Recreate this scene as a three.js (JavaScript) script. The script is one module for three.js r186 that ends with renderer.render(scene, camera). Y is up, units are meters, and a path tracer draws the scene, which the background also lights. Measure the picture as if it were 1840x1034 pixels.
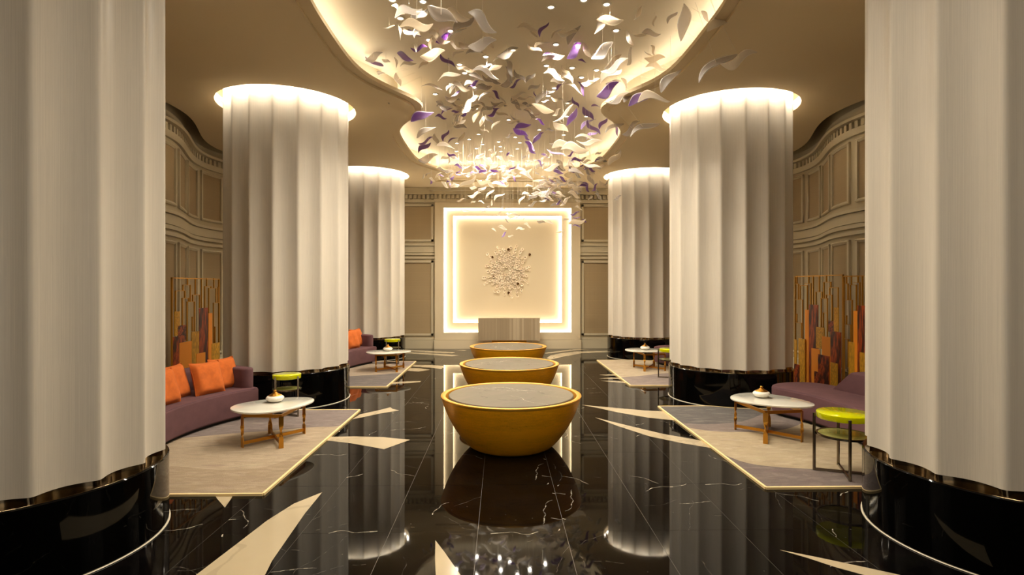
import * as THREE from 'three';
import { RoundedBoxGeometry } from 'three/addons/geometries/RoundedBoxGeometry.js';
import { mergeGeometries, mergeVertices, toCreasedNormals } from 'three/addons/utils/BufferGeometryUtils.js';
import { RectAreaLightUniformsLib } from 'three/addons/lights/RectAreaLightUniformsLib.js';

// ---------------------------------------------------------------- camera, exposure
RectAreaLightUniformsLib.init();
const scene = new THREE.Scene();
scene.background = new THREE.Color(0x000000);
const FOCAL = 1000, YAW = 0.02, EYE = new THREE.Vector3(-0.145, 1.7, 0);
const camera = new THREE.PerspectiveCamera(2 * Math.atan(517 / FOCAL) * 180 / Math.PI, 1840 / 1034, 0.05, 100);
camera.position.copy(EYE);
camera.lookAt(EYE.x + Math.sin(YAW), EYE.y, EYE.z - Math.cos(YAW));
const renderer = new THREE.WebGLRenderer({ antialias: true });
renderer.toneMapping = THREE.LinearToneMapping;
renderer.toneMappingExposure = 1.16;
renderer.shadowMap.enabled = true;
renderer.shadowMap.type = THREE.PCFSoftShadowMap;
// warm LED light of the coves, the backlit wall and the downlights
const WARM = new THREE.Color().setRGB(1.0, 0.91, 0.76);
const COLUMN_COVE = 160, RECESS_COVE = 2.6, WALL_LED = 52, DOWNLIGHT = 4.3, DOORS = 0.5;

// ---------------------------------------------------------------- helpers
let seed = 12345;
const rnd = () => { seed = (seed * 1664525 + 1013904223) >>> 0; return seed / 4294967296; };
const rr = (a, b) => a + (b - a) * rnd();
const PI = Math.PI, D2R = PI / 180;
function ray(px, py) {
  const a = (px - 920) / FOCAL, b = (517 - py) / FOCAL, c = Math.cos(YAW), s = Math.sin(YAW);
  return new THREE.Vector3(s + a * c, b, -c + a * s);
}
function atH(px, py, h = 0) { const d = ray(px, py); return EYE.clone().addScaledVector(d, (h - EYE.y) / d.y); }
function atX(px, py, X) { const d = ray(px, py); return EYE.clone().addScaledVector(d, (X - EYE.x) / d.x); }
function atD(px, py, depth) { return EYE.clone().addScaledVector(ray(px, py), depth); }
const used = new Map();
function numbered(n) { const k = used.get(n) || 0; used.set(n, k + 1); return k ? n + '_' + String(k).padStart(3, '0') : n; }
function tag(o, label, category, group, kind) {
  if (label) o.userData.label = label;
  if (category) o.userData.category = category;
  if (group) o.userData.group = group;
  if (kind) o.userData.kind = kind;
  return o;
}
function thing(name, label, category, pos = [0, 0, 0], turn = 0, group) {
  const o = new THREE.Group(); o.name = numbered(name); o.position.set(...pos); o.rotation.y = turn; scene.add(o);
  return tag(o, label, category, group);
}
function struct(name, label) { const o = new THREE.Group(); o.name = name; scene.add(o); return tag(o, label, 'room shell', null, 'structure'); }
function part(name, geo, mat, parent) {
  const g = Array.isArray(geo) ? merge(geo) : geo;
  const m = new THREE.Mesh(g, mat); m.name = name; m.castShadow = true; m.receiveShadow = true; parent.add(m); return m;
}
function merge(list) {
  const l = list.map(g => { const q = g.index ? g.toNonIndexed() : g; for (const k of Object.keys(q.attributes)) if (!['position', 'normal', 'uv'].includes(k)) q.deleteAttribute(k); return q; });
  return mergeGeometries(l);
}
function copy(o, pos, turn, label) {
  const r = o.clone(); r.name = numbered(o.name.replace(/_\d{3}$/, '')); r.userData = { ...o.userData }; scene.add(r);
  r.position.set(...pos); r.rotation.y = turn; if (label) r.userData.label = label; return r;
}
function bx(x0, x1, y0, y1, z0, z1) { const g = new THREE.BoxGeometry(Math.abs(x1 - x0), Math.abs(y1 - y0), Math.abs(z1 - z0)); g.translate((x0 + x1) / 2, (y0 + y1) / 2, (z0 + z1) / 2); return g; }
function rbx(w, h, d, r, x = 0, y = 0, z = 0, seg = 2) { const g = new RoundedBoxGeometry(w, h, d, seg, r); g.translate(x, y, z); return g; }
function cyl(r0, r1, h, x, y, z, seg = 16) { const g = new THREE.CylinderGeometry(r1, r0, h, seg); g.translate(x, y, z); return g; }
function lathe(pts, seg = 48) { return new THREE.LatheGeometry(pts.map(p => new THREE.Vector2(p[0], p[1])), seg); }
function bar(a, b, w, h) { // square bar between two points, w wide, h high
  const A = new THREE.Vector3(...a), B = new THREE.Vector3(...b), L = A.distanceTo(B);
  const g = new THREE.BoxGeometry(w, h, L); const m = new THREE.Matrix4().lookAt(A, B, Math.abs(B.y - A.y) > 0.99 * L ? new THREE.Vector3(0, 0, 1) : new THREE.Vector3(0, 1, 0));
  g.applyMatrix4(m); g.translate((A.x + B.x) / 2, (A.y + B.y) / 2, (A.z + B.z) / 2); return g;
}
function plan(shape, y0, h, opt = {}) { // a plan (x, -z) shape extruded upwards
  const g = new THREE.ExtrudeGeometry(shape, { depth: h, bevelEnabled: !!opt.bevel, bevelSize: opt.bevel || 0, bevelThickness: opt.bevel || 0, bevelOffset: -(opt.bevel || 0), bevelSegments: opt.seg || 3, curveSegments: opt.curve || 12 });
  g.rotateX(-PI / 2); g.translate(0, y0, 0); return g;
}
const P2 = (x, z) => new THREE.Vector2(x, -z);
function planUV(g, s = 1) { const p = g.attributes.position, uv = g.attributes.uv; for (let i = 0; i < p.count; i++) uv.setXY(i, p.getX(i) * s, -p.getZ(i) * s); return g; }

// ---------------------------------------------------------------- textures
function canvasTex(w, h, draw, srgb = true, repeat) {
  const c = document.createElement('canvas'); c.width = w; c.height = h; draw(c.getContext('2d'), w, h);
  const t = new THREE.CanvasTexture(c); if (srgb) t.colorSpace = THREE.SRGBColorSpace; t.wrapS = t.wrapT = THREE.RepeatWrapping; t.anisotropy = 8;
  if (repeat) t.repeat.set(...repeat); return t;
}
function noiseTex(w, h, fn, srgb = true, repeat) {
  const d = new Uint8Array(w * h * 4);
  for (let y = 0; y < h; y++) for (let x = 0; x < w; x++) { const v = fn(x / w, y / h), i = 4 * (y * w + x); d[i] = Math.min(255, v[0]); d[i + 1] = Math.min(255, v[1]); d[i + 2] = Math.min(255, v[2]); d[i + 3] = 255; }
  const t = new THREE.DataTexture(d, w, h); t.magFilter = THREE.LinearFilter; t.minFilter = THREE.LinearMipmapLinearFilter; t.generateMipmaps = true;
  if (srgb) t.colorSpace = THREE.SRGBColorSpace; t.wrapS = t.wrapT = THREE.RepeatWrapping; if (repeat) t.repeat.set(...repeat); t.needsUpdate = true; return t;
}
function hash(x, y, s) { let n = (x * 374761393 + y * 668265263 + s * 974711) | 0; n = Math.imul(n ^ (n >>> 13), 1274126177); return ((n ^ (n >>> 16)) >>> 0) / 4294967296; }
function vnoise(u, v, f, s) { // tiling value noise
  const x = u * f, y = v * f, xi = Math.floor(x), yi = Math.floor(y), a = x - xi, b = y - yi, sa = a * a * (3 - 2 * a), sb = b * b * (3 - 2 * b), m = k => ((k % f) + f) % f;
  const p = hash(m(xi), m(yi), s), q = hash(m(xi + 1), m(yi), s), r = hash(m(xi), m(yi + 1), s), t = hash(m(xi + 1), m(yi + 1), s);
  return (p + (q - p) * sa) * (1 - sb) + (r + (t - r) * sa) * sb;
}
const fbm = (u, v, f, s, o = 4) => { let r = 0, a = 0.5, n = 0; for (let i = 0; i < o; i++) { r += a * vnoise(u, v, f << i, s + i); n += a; a /= 2; } return r / n; };

// black marble with white veins, 5 m a side
const blackMarble = canvasTex(2048, 2048, (c, w, h) => {
  c.fillStyle = '#050404'; c.fillRect(0, 0, w, h);
  for (let i = 0; i < 900; i++) { const g = 10 + rnd() * 12 | 0; c.fillStyle = `rgba(${g + 6},${g + 3},${g},0.10)`; c.beginPath(); c.ellipse(rnd() * w, rnd() * h, 20 + rnd() * 120, 6 + rnd() * 40, rnd() * 3, 0, 7); c.fill(); }
  const vein = (x, y, a, len, wd, al) => {
    for (let k = 0; k < len; k++) {
      const nx = x + Math.cos(a) * 11, ny = y + Math.sin(a) * 11;
      c.strokeStyle = `rgba(226,214,190,${al * (0.35 + 0.65 * rnd())})`; c.lineWidth = wd * (0.5 + rnd()); c.beginPath(); c.moveTo(x, y); c.lineTo(nx, ny); c.stroke();
      x = nx; y = ny; a += (rnd() - 0.5) * 0.75; if (rnd() < 0.04) a += (rnd() - 0.5) * 1.6;
    }
  };
  for (let i = 0; i < 60; i++) vein(rnd() * w, rnd() * h, -0.5 + rnd() * 0.9 + (rnd() < 0.25 ? 1.5 : 0), 8 + rnd() * 26, 1.5, 0.4);
  for (let i = 0; i < 46; i++) vein(rnd() * w, rnd() * h, rnd() * 6.3, 6 + rnd() * 20, 2.8, 0.85);
  for (let i = 0; i < 420; i++) { c.fillStyle = `rgba(220,210,190,${0.1 + rnd() * 0.45})`; c.fillRect(rnd() * w, rnd() * h, 1 + rnd() * 2.5, 1 + rnd() * 2); }
});
const greyMarble = canvasTex(1024, 1024, (c, w, h) => {
  c.fillStyle = '#5c5447'; c.fillRect(0, 0, w, h);
  for (let i = 0; i < 700; i++) { const g = 74 + rnd() * 34 | 0; c.fillStyle = `rgba(${g + 10},${g + 2},${g - 12},0.09)`; c.beginPath(); c.ellipse(rnd() * w, rnd() * h, 20 + rnd() * 110, 5 + rnd() * 30, 0.5 + rnd() * 0.6, 0, 7); c.fill(); }
  for (let i = 0; i < 9; i++) {
    let x = rnd() * w, y = rnd() * h, a = -0.9 + rnd() * 0.6; const wd = i < 4 ? 4 : 1.6;
    for (let k = 0; k < 40; k++) { const nx = x + Math.cos(a) * 12, ny = y + Math.sin(a) * 12; c.strokeStyle = `rgba(235,226,205,${0.25 + rnd() * 0.6})`; c.lineWidth = wd * (0.4 + rnd()); c.beginPath(); c.moveTo(x, y); c.lineTo(nx, ny); c.stroke(); x = nx; y = ny; a += (rnd() - 0.5) * 0.6; }
  }
  // the ring of dark scuffs worked into the stone
  for (let i = 0; i < 150; i++) { const a = rnd() * 6.283, r = w * (0.238 + (rnd() - 0.5) * 0.03); if (Math.sin(a * 7 + 1) + Math.sin(a * 3) < -0.3) continue; c.fillStyle = `rgba(44,36,26,${0.25 + rnd() * 0.5})`; c.beginPath(); c.ellipse(w / 2 + Math.cos(a) * r, h / 2 + Math.sin(a) * r, 4 + rnd() * 16, 2 + rnd() * 6, a + 1.57, 0, 7); c.fill(); }
});
const creamMarble = noiseTex(512, 512, (u, v) => { const n = fbm(u, v, 3, 5), m = Math.abs(fbm(u, v, 4, 9) - 0.5) * 2, k = 0.90 + 0.1 * n - (m < 0.05 ? 0.06 : 0); return [228 * k, 215 * k, 188 * k]; });
const silkTex = noiseTex(1024, 256, (u, v) => { const n = 0.55 * vnoise(u, v * 0.02, 512, 3) + 0.3 * vnoise(u, Math.floor(v * 8) / 8, 256, 4) + 0.15 * vnoise(u, v, 64, 7), k = 0.93 + 0.10 * n; return [250 * k, 245 * k, 236 * k]; });
const clothTex = noiseTex(256, 256, (u, v) => { const k = 0.88 + 0.16 * (0.5 * hash(u * 256 | 0, 3, 1) + 0.5 * hash(v * 256 | 0, 5, 2)); return [255 * k, 255 * k, 255 * k]; }, true, [5, 5]);
const goldBrush = noiseTex(512, 512, (u, v) => { const n = 0.5 * vnoise(u, v, 8, 2) + 0.3 * vnoise(u, v, 64, 6) + 0.2 * hash(u * 512 | 0, v * 64 | 0, 8), k = 0.86 + 0.22 * n; return [255 * Math.min(1, k), 255 * Math.min(1, k), 255 * Math.min(1, k)]; });
const tortoise = noiseTex(256, 256, (u, v) => { const n = fbm(u, v, 6, 11), m = fbm(u, v, 24, 15), k = Math.max(0, Math.min(1, (n - 0.42) * 4)) * (0.5 + 0.7 * m); return [62 + 130 * k, 22 + 58 * k, 10 + 12 * k]; });
const leafGold = noiseTex(256, 256, (u, v) => { const k = 0.62 + 0.5 * fbm(u, v, 20, 21); return [235 * k, 172 * k, 44 * k]; });
const suedeTex = noiseTex(256, 256, (u, v) => { const k = 0.88 + 0.18 * fbm(u, v, 10, 31); return [255 * k, 255 * k, 255 * k]; });

// ---------------------------------------------------------------- materials
const std = (o) => new THREE.MeshStandardMaterial(o);
const phy = (o) => new THREE.MeshPhysicalMaterial(o);
const M = {
  plaster: std({ color: 0xd4c09a, roughness: 0.85 }),
  coveWhite: std({ color: 0xdccfb4, roughness: 0.85 }),
  wallPaint: std({ color: 0xb9ab8c, roughness: 0.75 }),
  moulding: std({ color: 0xc0b395, roughness: 0.65 }),
  cloth: std({ color: 0xa8926e, roughness: 0.95, map: clothTex }),
  blackStone: phy({ color: 0xffffff, map: blackMarble, roughness: 0.03, specularIntensity: 0.28 }),
  plinthStone: phy({ color: 0x030303, roughness: 0.05, specularIntensity: 0.5 }),
  grout: std({ color: 0x524c42, roughness: 0.5 }),
  inlay: std({ color: 0xd2cabc, map: creamMarble, roughness: 0.12 }),
  wallStone: std({ color: 0xd6c6a6, roughness: 0.3 }),
  silk: phy({ color: 0xcfc9bf, map: silkTex, roughness: 0.42, bumpMap: silkTex, bumpScale: 0.0006, sheen: 0.2, sheenRoughness: 0.5 }),
  bronze: std({ color: 0x8a7a60, metalness: 1, roughness: 0.12 }),
  pale: std({ color: 0xcfc4ac, roughness: 0.35 }),
  gold: std({ color: 0xffb010, metalness: 0.15, roughness: 0.36, map: goldBrush, roughnessMap: goldBrush }),
  goldRim: std({ color: 0xe2a43a, metalness: 0.7, roughness: 0.36 }),
  brass: std({ color: 0xc8913c, metalness: 1, roughness: 0.28 }),
  nickel: std({ color: 0x8c8271, metalness: 1, roughness: 0.25 }),
  stoneTop: phy({ color: 0xffffff, map: greyMarble, roughness: 0.36, specularIntensity: 0.3 }),
  whiteTop: phy({ color: 0xd8d4c6, roughness: 0.14, clearcoat: 0.5, clearcoatRoughness: 0.08 }),
  ceramic: phy({ color: 0xe8e2d4, roughness: 0.22, clearcoat: 0.6 }),
  plum: phy({ color: 0x5c3a3c, roughness: 0.9, map: suedeTex, sheen: 0.4, sheenColor: new THREE.Color(0x7a5054), sheenRoughness: 0.6 }),
  plumDark: std({ color: 0x4a2c33, roughness: 0.9 }),
  footBlack: std({ color: 0x0c0a0a, roughness: 0.6 }),
  orange: phy({ color: 0xc4601a, roughness: 0.9, map: suedeTex, sheen: 0.3, sheenColor: new THREE.Color(0xf0a060) }),
  acrylic: phy({ color: 0xe0e200, roughness: 0.08, transmission: 0.35, thickness: 0, ior: 1.49, clearcoat: 0.6 }),
  acrylicShelf: phy({ color: 0xa9a860, roughness: 0.1, transmission: 0.4, thickness: 0 }),
  binding: std({ color: 0xe0c48c, roughness: 0.85 }),
  screenMetal: std({ color: 0xb8842e, metalness: 0.8, roughness: 0.4 }),
  orangeGlass: phy({ color: 0xf89a26, roughness: 0.6 }),
  oliveGold: phy({ color: 0xffffff, map: leafGold, roughness: 0.5, metalness: 0.1 }),
  tortoise: phy({ color: 0xffffff, map: tortoise, roughness: 0.5 }),
  slat: std({ color: 0xa08c6e, roughness: 0.55 }), slatDark: std({ color: 0x8f7c60, roughness: 0.6 }), slatPale: std({ color: 0xb5a284, roughness: 0.55 }),
  blossom: std({ color: 0xe8d6bc, roughness: 0.35 }), blossomDark: std({ color: 0x6a4a22, metalness: 0.7, roughness: 0.3 }),
  wire: std({ color: 0xd8cdb8, roughness: 0.4 }),
  ledStrip: std({ color: 0xffffff, emissive: new THREE.Color().setRGB(1, 0.84, 0.6), emissiveIntensity: 1.6 }),
  lens: std({ color: 0xffffff, emissive: new THREE.Color().setRGB(1, 0.88, 0.68), emissiveIntensity: 9 }),
  daylight: std({ color: 0xffffff, emissive: new THREE.Color().setRGB(1, 0.93, 0.84), emissiveIntensity: 0.8 }),
  trimWhite: std({ color: 0xe8e0d0, roughness: 0.5 }),
};
silkTex.repeat.set(14, 1);
const glassLeaf = [
  phy({ color: 0xfff4e2, roughness: 0.8, transmission: 0.72, thickness: 0, vertexColors: true, clearcoat: 0.5 }),
  phy({ color: 0xf6efe8, roughness: 0.45, transmission: 0.85, thickness: 0, vertexColors: true, clearcoat: 0.8, clearcoatRoughness: 0.1 }),
  phy({ color: 0xffffff, roughness: 0.7, transmission: 0.55, thickness: 0, vertexColors: true, clearcoat: 0.8, clearcoatRoughness: 0.1 }),
];

// ---------------------------------------------------------------- dimensions of the hall
const CEIL = 4.452, RING = 4.485, TOP = 4.85, ROOF = 5.3, ZB = -15.45, ZF = 4.6, CX = 3.403, CR = 0.905, HOLE = 1.0;
const COLZ = [-3.75, -8.59, -13.67];
const wallX = z => 5.70 - 0.33 * Math.cos(2 * PI * (z + 8.59) / 5.08);
const recessW = z => 2.17 - 0.66 * [1.09, -3.75, -8.59, -13.67].reduce((s, k) => s + Math.exp(-(((z - k) / 0.9) ** 2)), 0);
const RZ0 = -14.5, RZ1 = 1.9, RC = 0.03;
function recessOutline(off, n = 150) { // closed outline of the wavy recess, grown by off
  const L = [], Rr = [];
  for (let i = 0; i <= n; i++) { const z = RZ0 - off + (RZ1 - RZ0 + 2 * off) * i / n, w = recessW(z) + off; L.push([RC - w, z]); Rr.push([RC + w, z]); }
  return [...L, ...Rr.reverse()];
}
const toShape = pts => new THREE.Shape(pts.map(p => P2(...p)));
const toPath = pts => new THREE.Path(pts.map(p => P2(...p)));

// ---------------------------------------------------------------- floor
{
  const floor = struct('floor', 'polished black marble floor of white-veined slabs with cream inlay');
  part('bed', bx(-6.4, 6.4, -0.2, -0.001, ZB - 0.3, ZF + 0.2), M.grout, floor);
  const TW = 0.61, TL = 0.92, NX = 9, z0 = -2.03, NZ = 15, X0 = -TW * NX / 2;
  const zEnd = z0 - NZ * TL;
  const variants = [];
  for (let k = 0; k < 18; k++) {
    const g = bx(-TW / 2 + 0.0013, TW / 2 - 0.0013, -0.022, 0, -TL / 2 + 0.0013, TL / 2 - 0.0013), uo = rnd(), vo = rnd();
    const p = g.attributes.position, uv = g.attributes.uv; for (let i = 0; i < p.count; i++) uv.setXY(i, uo + p.getX(i) / 5, vo + p.getZ(i) / 5);
    variants.push(g);
  }
  for (let j = 0; j < NZ; j++) for (let i = 0; i < NX; i++) {
    const t = part('tile', variants[rnd() * 18 | 0], M.blackStone, floor); t.position.set(X0 + (i + 0.5) * TW, 0, z0 - (j + 0.5) * TL); if (rnd() < 0.5) t.rotation.y = PI;
  }
  const side = []; // beyond the middle strip, under rugs and sofas
  for (const s of [-1, 1]) side.push(bx(s * TW * NX / 2, s * 6.4, -0.022, 0, ZB - 0.3, z0));
  side.push(bx(-6.4, 6.4, -0.022, 0, z0, ZF + 0.2), bx(-TW * NX / 2, TW * NX / 2, -0.022, 0, ZB - 0.3, zEnd));
  for (const g of side) { const p = g.attributes.position, uv = g.attributes.uv; for (let i = 0; i < p.count; i++) uv.setXY(i, p.getX(i) / 5, p.getZ(i) / 5); part('slab', g, M.blackStone, floor); }
  const shards = [
    [[579, 885], [528, 905.5], [479, 936.5], [424, 979], [352, 1034], [290, 1085], [380, 1110], [450, 1085], [476, 1034], [489, 1008], [518, 966], [548, 923]],
    [[386, 890], [419, 890], [415.7, 896], [404, 912.7], [389.6, 896]],
    [[633.7, 753.6], [646.6, 745], [679, 738], [701.6, 732.3], [706, 735.5], [717.7, 738], [682, 743.6], [653, 750]],
    [[582, 785.6], [637, 784.7], [688.6, 786], [737, 790.8], [690, 807.6], [663, 802.7], [630.5, 797], [582, 791.4]],
    [[782.3, 971.4], [781.7, 1003.7], [783, 1034], [790, 1080], [870, 1085], [827.6, 1034], [798.5, 992.4]],
    [[1045.4, 728], [1100, 733], [1158.5, 738], [1206, 740.4], [1224, 757], [1165, 751], [1110, 741.4], [1074.5, 733.6]],
    [[1069.6, 750.7], [1126, 764.6], [1190.8, 780], [1268, 793.7], [1284.5, 806.6], [1223, 796.3], [1168, 784.7], [1110, 766]],
    [[1401.4, 988.7], [1468, 1001.7], [1553, 1019.7], [1618, 1034], [1760, 1062], [1680, 1080], [1553, 1034], [1501, 1019.7], [1452, 1003.4]],
    [[728, 628.6], [763, 630.3], [818.5, 633.6], [812.7, 635.2], [771.6, 634], [728, 630.5]],
    [[728, 633], [771.6, 635.2], [825, 638.8], [811, 640.5], [771.6, 638], [728, 635]],
    [[817.6, 629.2], [839, 629.4], [834, 630.8]],
    [[744, 656], [771.6, 656], [799.5, 658.3], [793, 663.5], [771.6, 661], [741, 659]],
    [[737, 661.9], [755, 662.4], [773, 664.8], [751.8, 668], [732, 666.5]],
    [[706, 687.4], [732, 685.7], [756.8, 685.4], [753.5, 687], [732, 689], [703, 690]],
    [[979.5, 634.4], [1005.8, 631], [1032, 628.4], [1063, 627.2], [1032, 629.8], [1005.8, 633], [979.5, 636]],
    [[982, 644], [989, 639.3], [1009, 635], [1038.7, 632], [1096, 630.3], [1096, 633], [1047, 635], [1014, 641], [989, 646.7]],
    [[1076.5, 673.9], [1107.8, 673], [1112, 675.2], [1088, 675.2]],
    [[1076.5, 680.5], [1098, 678.8], [1117, 679.6], [1121, 681.4], [1096, 681.2]],
    [[1079.8, 684.6], [1104.5, 685], [1122.6, 686.2], [1128, 689], [1101, 687]],
  ];
  for (const s of shards) {
    const pts = s.map(p => { const w = atH(p[0], p[1], 0.001); return [w.x, w.z]; });
    let area = 0; pts.forEach((p, i) => { const q = pts[(i + 1) % pts.length]; area += p[0] * -q[1] - q[0] * -p[1]; });
    if (area < 0) pts.reverse();
    const curve = new THREE.Shape(pts.map(p => P2(...p)));
    tag(part('inlay', planUV(plan(curve, -0.012, 0.013), 0.5), M.inlay, floor), 'cream marble shard inlaid in black floor');
  }
}

// ---------------------------------------------------------------- ceiling with wavy recess and column openings
{
  const ceiling = struct('ceiling', 'pale plaster ceiling with wavy cove-lit recess and round column openings');
  const edge = []; const N = 120;
  for (let i = 0; i <= N; i++) { const z = ZB + (ZF - ZB) * i / N; edge.push([-(wallX(z) - 0.26), z]); }
  for (let i = N; i >= 0; i--) { const z = ZB + (ZF - ZB) * i / N; edge.push([wallX(z) - 0.26, z]); }
  const s = toShape(edge);
  s.holes.push(toPath(recessOutline(0).reverse()));
  for (const cz of COLZ) for (const sx of [-1, 1]) { const c = new THREE.Path(); c.absarc(sx * CX, -cz, HOLE, 0, 2 * PI, true); s.holes.push(c); }
  part('lower_ceiling', plan(s, CEIL, RING - CEIL, { curve: 64 }), M.plaster, ceiling);
  const r = toShape(recessOutline(0.42)); r.holes.push(toPath(recessOutline(-0.13).reverse()));
  part('recess_lip', plan(r, RING, 0.05), M.plaster, ceiling);
  const w = toShape(recessOutline(0.34)); w.holes.push(toPath(recessOutline(0.26).reverse()));
  part('recess_wall', plan(w, RING + 0.05, TOP - RING - 0.05), M.coveWhite, ceiling);
  part('upper_ceiling', plan(toShape(recessOutline(0.36)), TOP, 0.06), M.coveWhite, ceiling);
  for (const cz of COLZ) for (const sx of [-1, 1]) {
    const g = lathe([[HOLE, RING - 0.001], [HOLE, 4.72], [CR - 0.09, 4.72], [CR - 0.09, 4.76], [HOLE + 0.04, 4.76], [HOLE + 0.04, RING - 0.001]], 64); g.translate(sx * CX, 0, cz);
    part('column_opening', toCreasedNormals(g, 0.6), M.plaster, ceiling);
  }
  part('roof_slab', bx(-6.6, 6.6, ROOF, ROOF + 0.2, ZB - 0.5, ZF + 0.3), M.plaster, ceiling);
}

// ---------------------------------------------------------------- walls
// a profile of (distance into the room, height) swept along the wavy side wall
function sweepSide(side, prof, z0, z1, n) {
  const pos = [], idx = [], uv = []; const m = prof.length;
  for (let i = 0; i <= n; i++) {
    const z = z0 + (z1 - z0) * i / n, e = 0.01, dx = (wallX(z + e) - wallX(z - e)) / (2 * e), L = Math.hypot(1, dx), nx = -1 / L, nz = dx / L;
    for (const [o, h] of prof) { pos.push(side * (wallX(z) + nx * o), h, z + nz * o); uv.push(z, h); }
  }
  for (let i = 0; i < n; i++) for (let j = 0; j < m; j++) { const a = i * m + j, b = i * m + (j + 1) % m, c = a + m, d = b + m; side > 0 ? idx.push(a, b, c, b, d, c) : idx.push(a, c, b, b, c, d); }
  for (let j = 1; j < m - 1; j++) { const e = n * m; side > 0 ? idx.push(0, j + 1, j, e, e + j, e + j + 1) : idx.push(0, j, j + 1, e, e + j + 1, e + j); }
  const g = new THREE.BufferGeometry(); g.setAttribute('position', new THREE.Float32BufferAttribute(pos, 3)); g.setAttribute('uv', new THREE.Float32BufferAttribute(uv, 2)); g.setIndex(idx);
  return toCreasedNormals(g, 0.5);
}
const rectP = (o0, o1, h0, h1) => [[o0, h0], [o1, h0], [o1, h1], [o0, h1]];
for (const side of [-1, 1]) {
  const wall = struct(side < 0 ? 'wall_left' : 'wall_right', 'undulating cream wall with framed cloth panels, triple rail and dentil cornice');
  part('surface', sweepSide(side, rectP(-0.25, 0, 0, ROOF), ZB - 0.2, ZF + 0.1, 120), M.wallPaint, wall);
  part('baseboard', sweepSide(side, [[0, 0], [0.05, 0], [0.05, 0.2], [0.03, 0.24], [0, 0.24]], ZB, ZF, 110), M.moulding, wall);
  for (const [h0, h1, d] of [[2.52, 2.58, 0.05], [2.62, 2.68, 0.06], [2.70, 2.86, 0.035], [2.87, 2.92, 0.07]]) part('rail', sweepSide(side, rectP(0, d, h0, h1), ZB, ZF, 110), M.moulding, wall);
  part('cornice', sweepSide(side, [[0, 4.06], [0.05, 4.06], [0.07, 4.13], [0.07, 4.16], [0, 4.16]], ZB, ZF, 110), M.moulding, wall);
  part('cornice', sweepSide(side, [[0, 4.28], [0.12, 4.28], [0.13, 4.32], [0.12, 4.335], [0.075, 4.37], [0.04, 4.42], [0.03, 4.47], [0, 4.47]], ZB, ZF, 110), M.moulding, wall);
  const dent = [];
  for (let z = ZB + 0.1; z < -2; z += 0.135) { const e = 0.01, dx = (wallX(z + e) - wallX(z - e)) / (2 * e); const g = new THREE.BoxGeometry(0.05, 0.105, 0.07); g.rotateY(side * Math.atan(dx)); g.translate(side * (wallX(z) - 0.025), 4.222, z); dent.push(g); }
  const dm = part('dentils', dent, M.moulding, wall); dm.userData.kind = 'stuff';
  const pitch = 5.08 / 6;
  for (let k = -5; k <= 9; k++) {
    const c = -10.706 + (side < 0 ? 0.2 : 0) + k * pitch, a = c - pitch / 2 + 0.075, b = c + pitch / 2 - 0.075; if (a < ZB + 0.02) continue;
    for (const [h0, h1] of [[0.34, 2.45], [3.02, 4.0]]) {
      part('panel', sweepSide(side, rectP(-0.01, 0.006, h0 + 0.05, h1 - 0.05), a + 0.05, b - 0.05, 8), M.cloth, wall);
      const f = [sweepSide(side, [[0, h0], [0.03, h0], [0.042, h0 + 0.02], [0.02, h0 + 0.055], [0, h0 + 0.055]], a, b, 8), sweepSide(side, [[0, h1 - 0.055], [0.02, h1 - 0.055], [0.042, h1 - 0.02], [0.03, h1], [0, h1]], a, b, 8),
        sweepSide(side, rectP(0, 0.036, h0, h1), a, a + 0.05, 1), sweepSide(side, rectP(0, 0.036, h0, h1), b - 0.05, b, 1)];
      part('panel_moulding', f, M.moulding, wall);
    }
  }
}
{
  const wall = struct('wall_front', 'plain cream wall closing the hall at the entrance end');
  part('surface', [bx(-6.6, -2.2, 0, ROOF, ZF, ZF + 0.2), bx(2.2, 6.6, 0, ROOF, ZF, ZF + 0.2), bx(-2.2, 2.2, 3.2, ROOF, ZF, ZF + 0.2)], M.wallPaint, wall);
  const door = struct('door_1', 'tall glazed entrance doors with daylight behind frosted panes');
  for (let k = 0; k < 4; k++) { const x = -2.2 + 1.1 * k; part('door_frame', [bx(x, x + 0.06, 0, 3.2, ZF + 0.06, ZF + 0.14), bx(x + 1.04, x + 1.1, 0, 3.2, ZF + 0.06, ZF + 0.14), bx(x, x + 1.1, 0, 0.1, ZF + 0.06, ZF + 0.14), bx(x, x + 1.1, 3.12, 3.2, ZF + 0.06, ZF + 0.14)], M.bronze, door); part('window_pane', bx(x + 0.06, x + 1.04, 0.1, 3.12, ZF + 0.09, ZF + 0.11), M.daylight, door); part('handle', bx(x + (k % 2 ? 0.1 : 0.97), x + (k % 2 ? 0.13 : 1.0), 0.8, 1.6, ZF + 0.02, ZF + 0.06), M.brass, door); }
  const l = new THREE.RectAreaLight(new THREE.Color().setRGB(1, 0.92, 0.82), DOORS, 4.2, 3.0); l.position.set(0, 1.62, ZF - 0.01); door.add(l);
}
const BC = 0.045; // middle of the back wall
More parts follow.
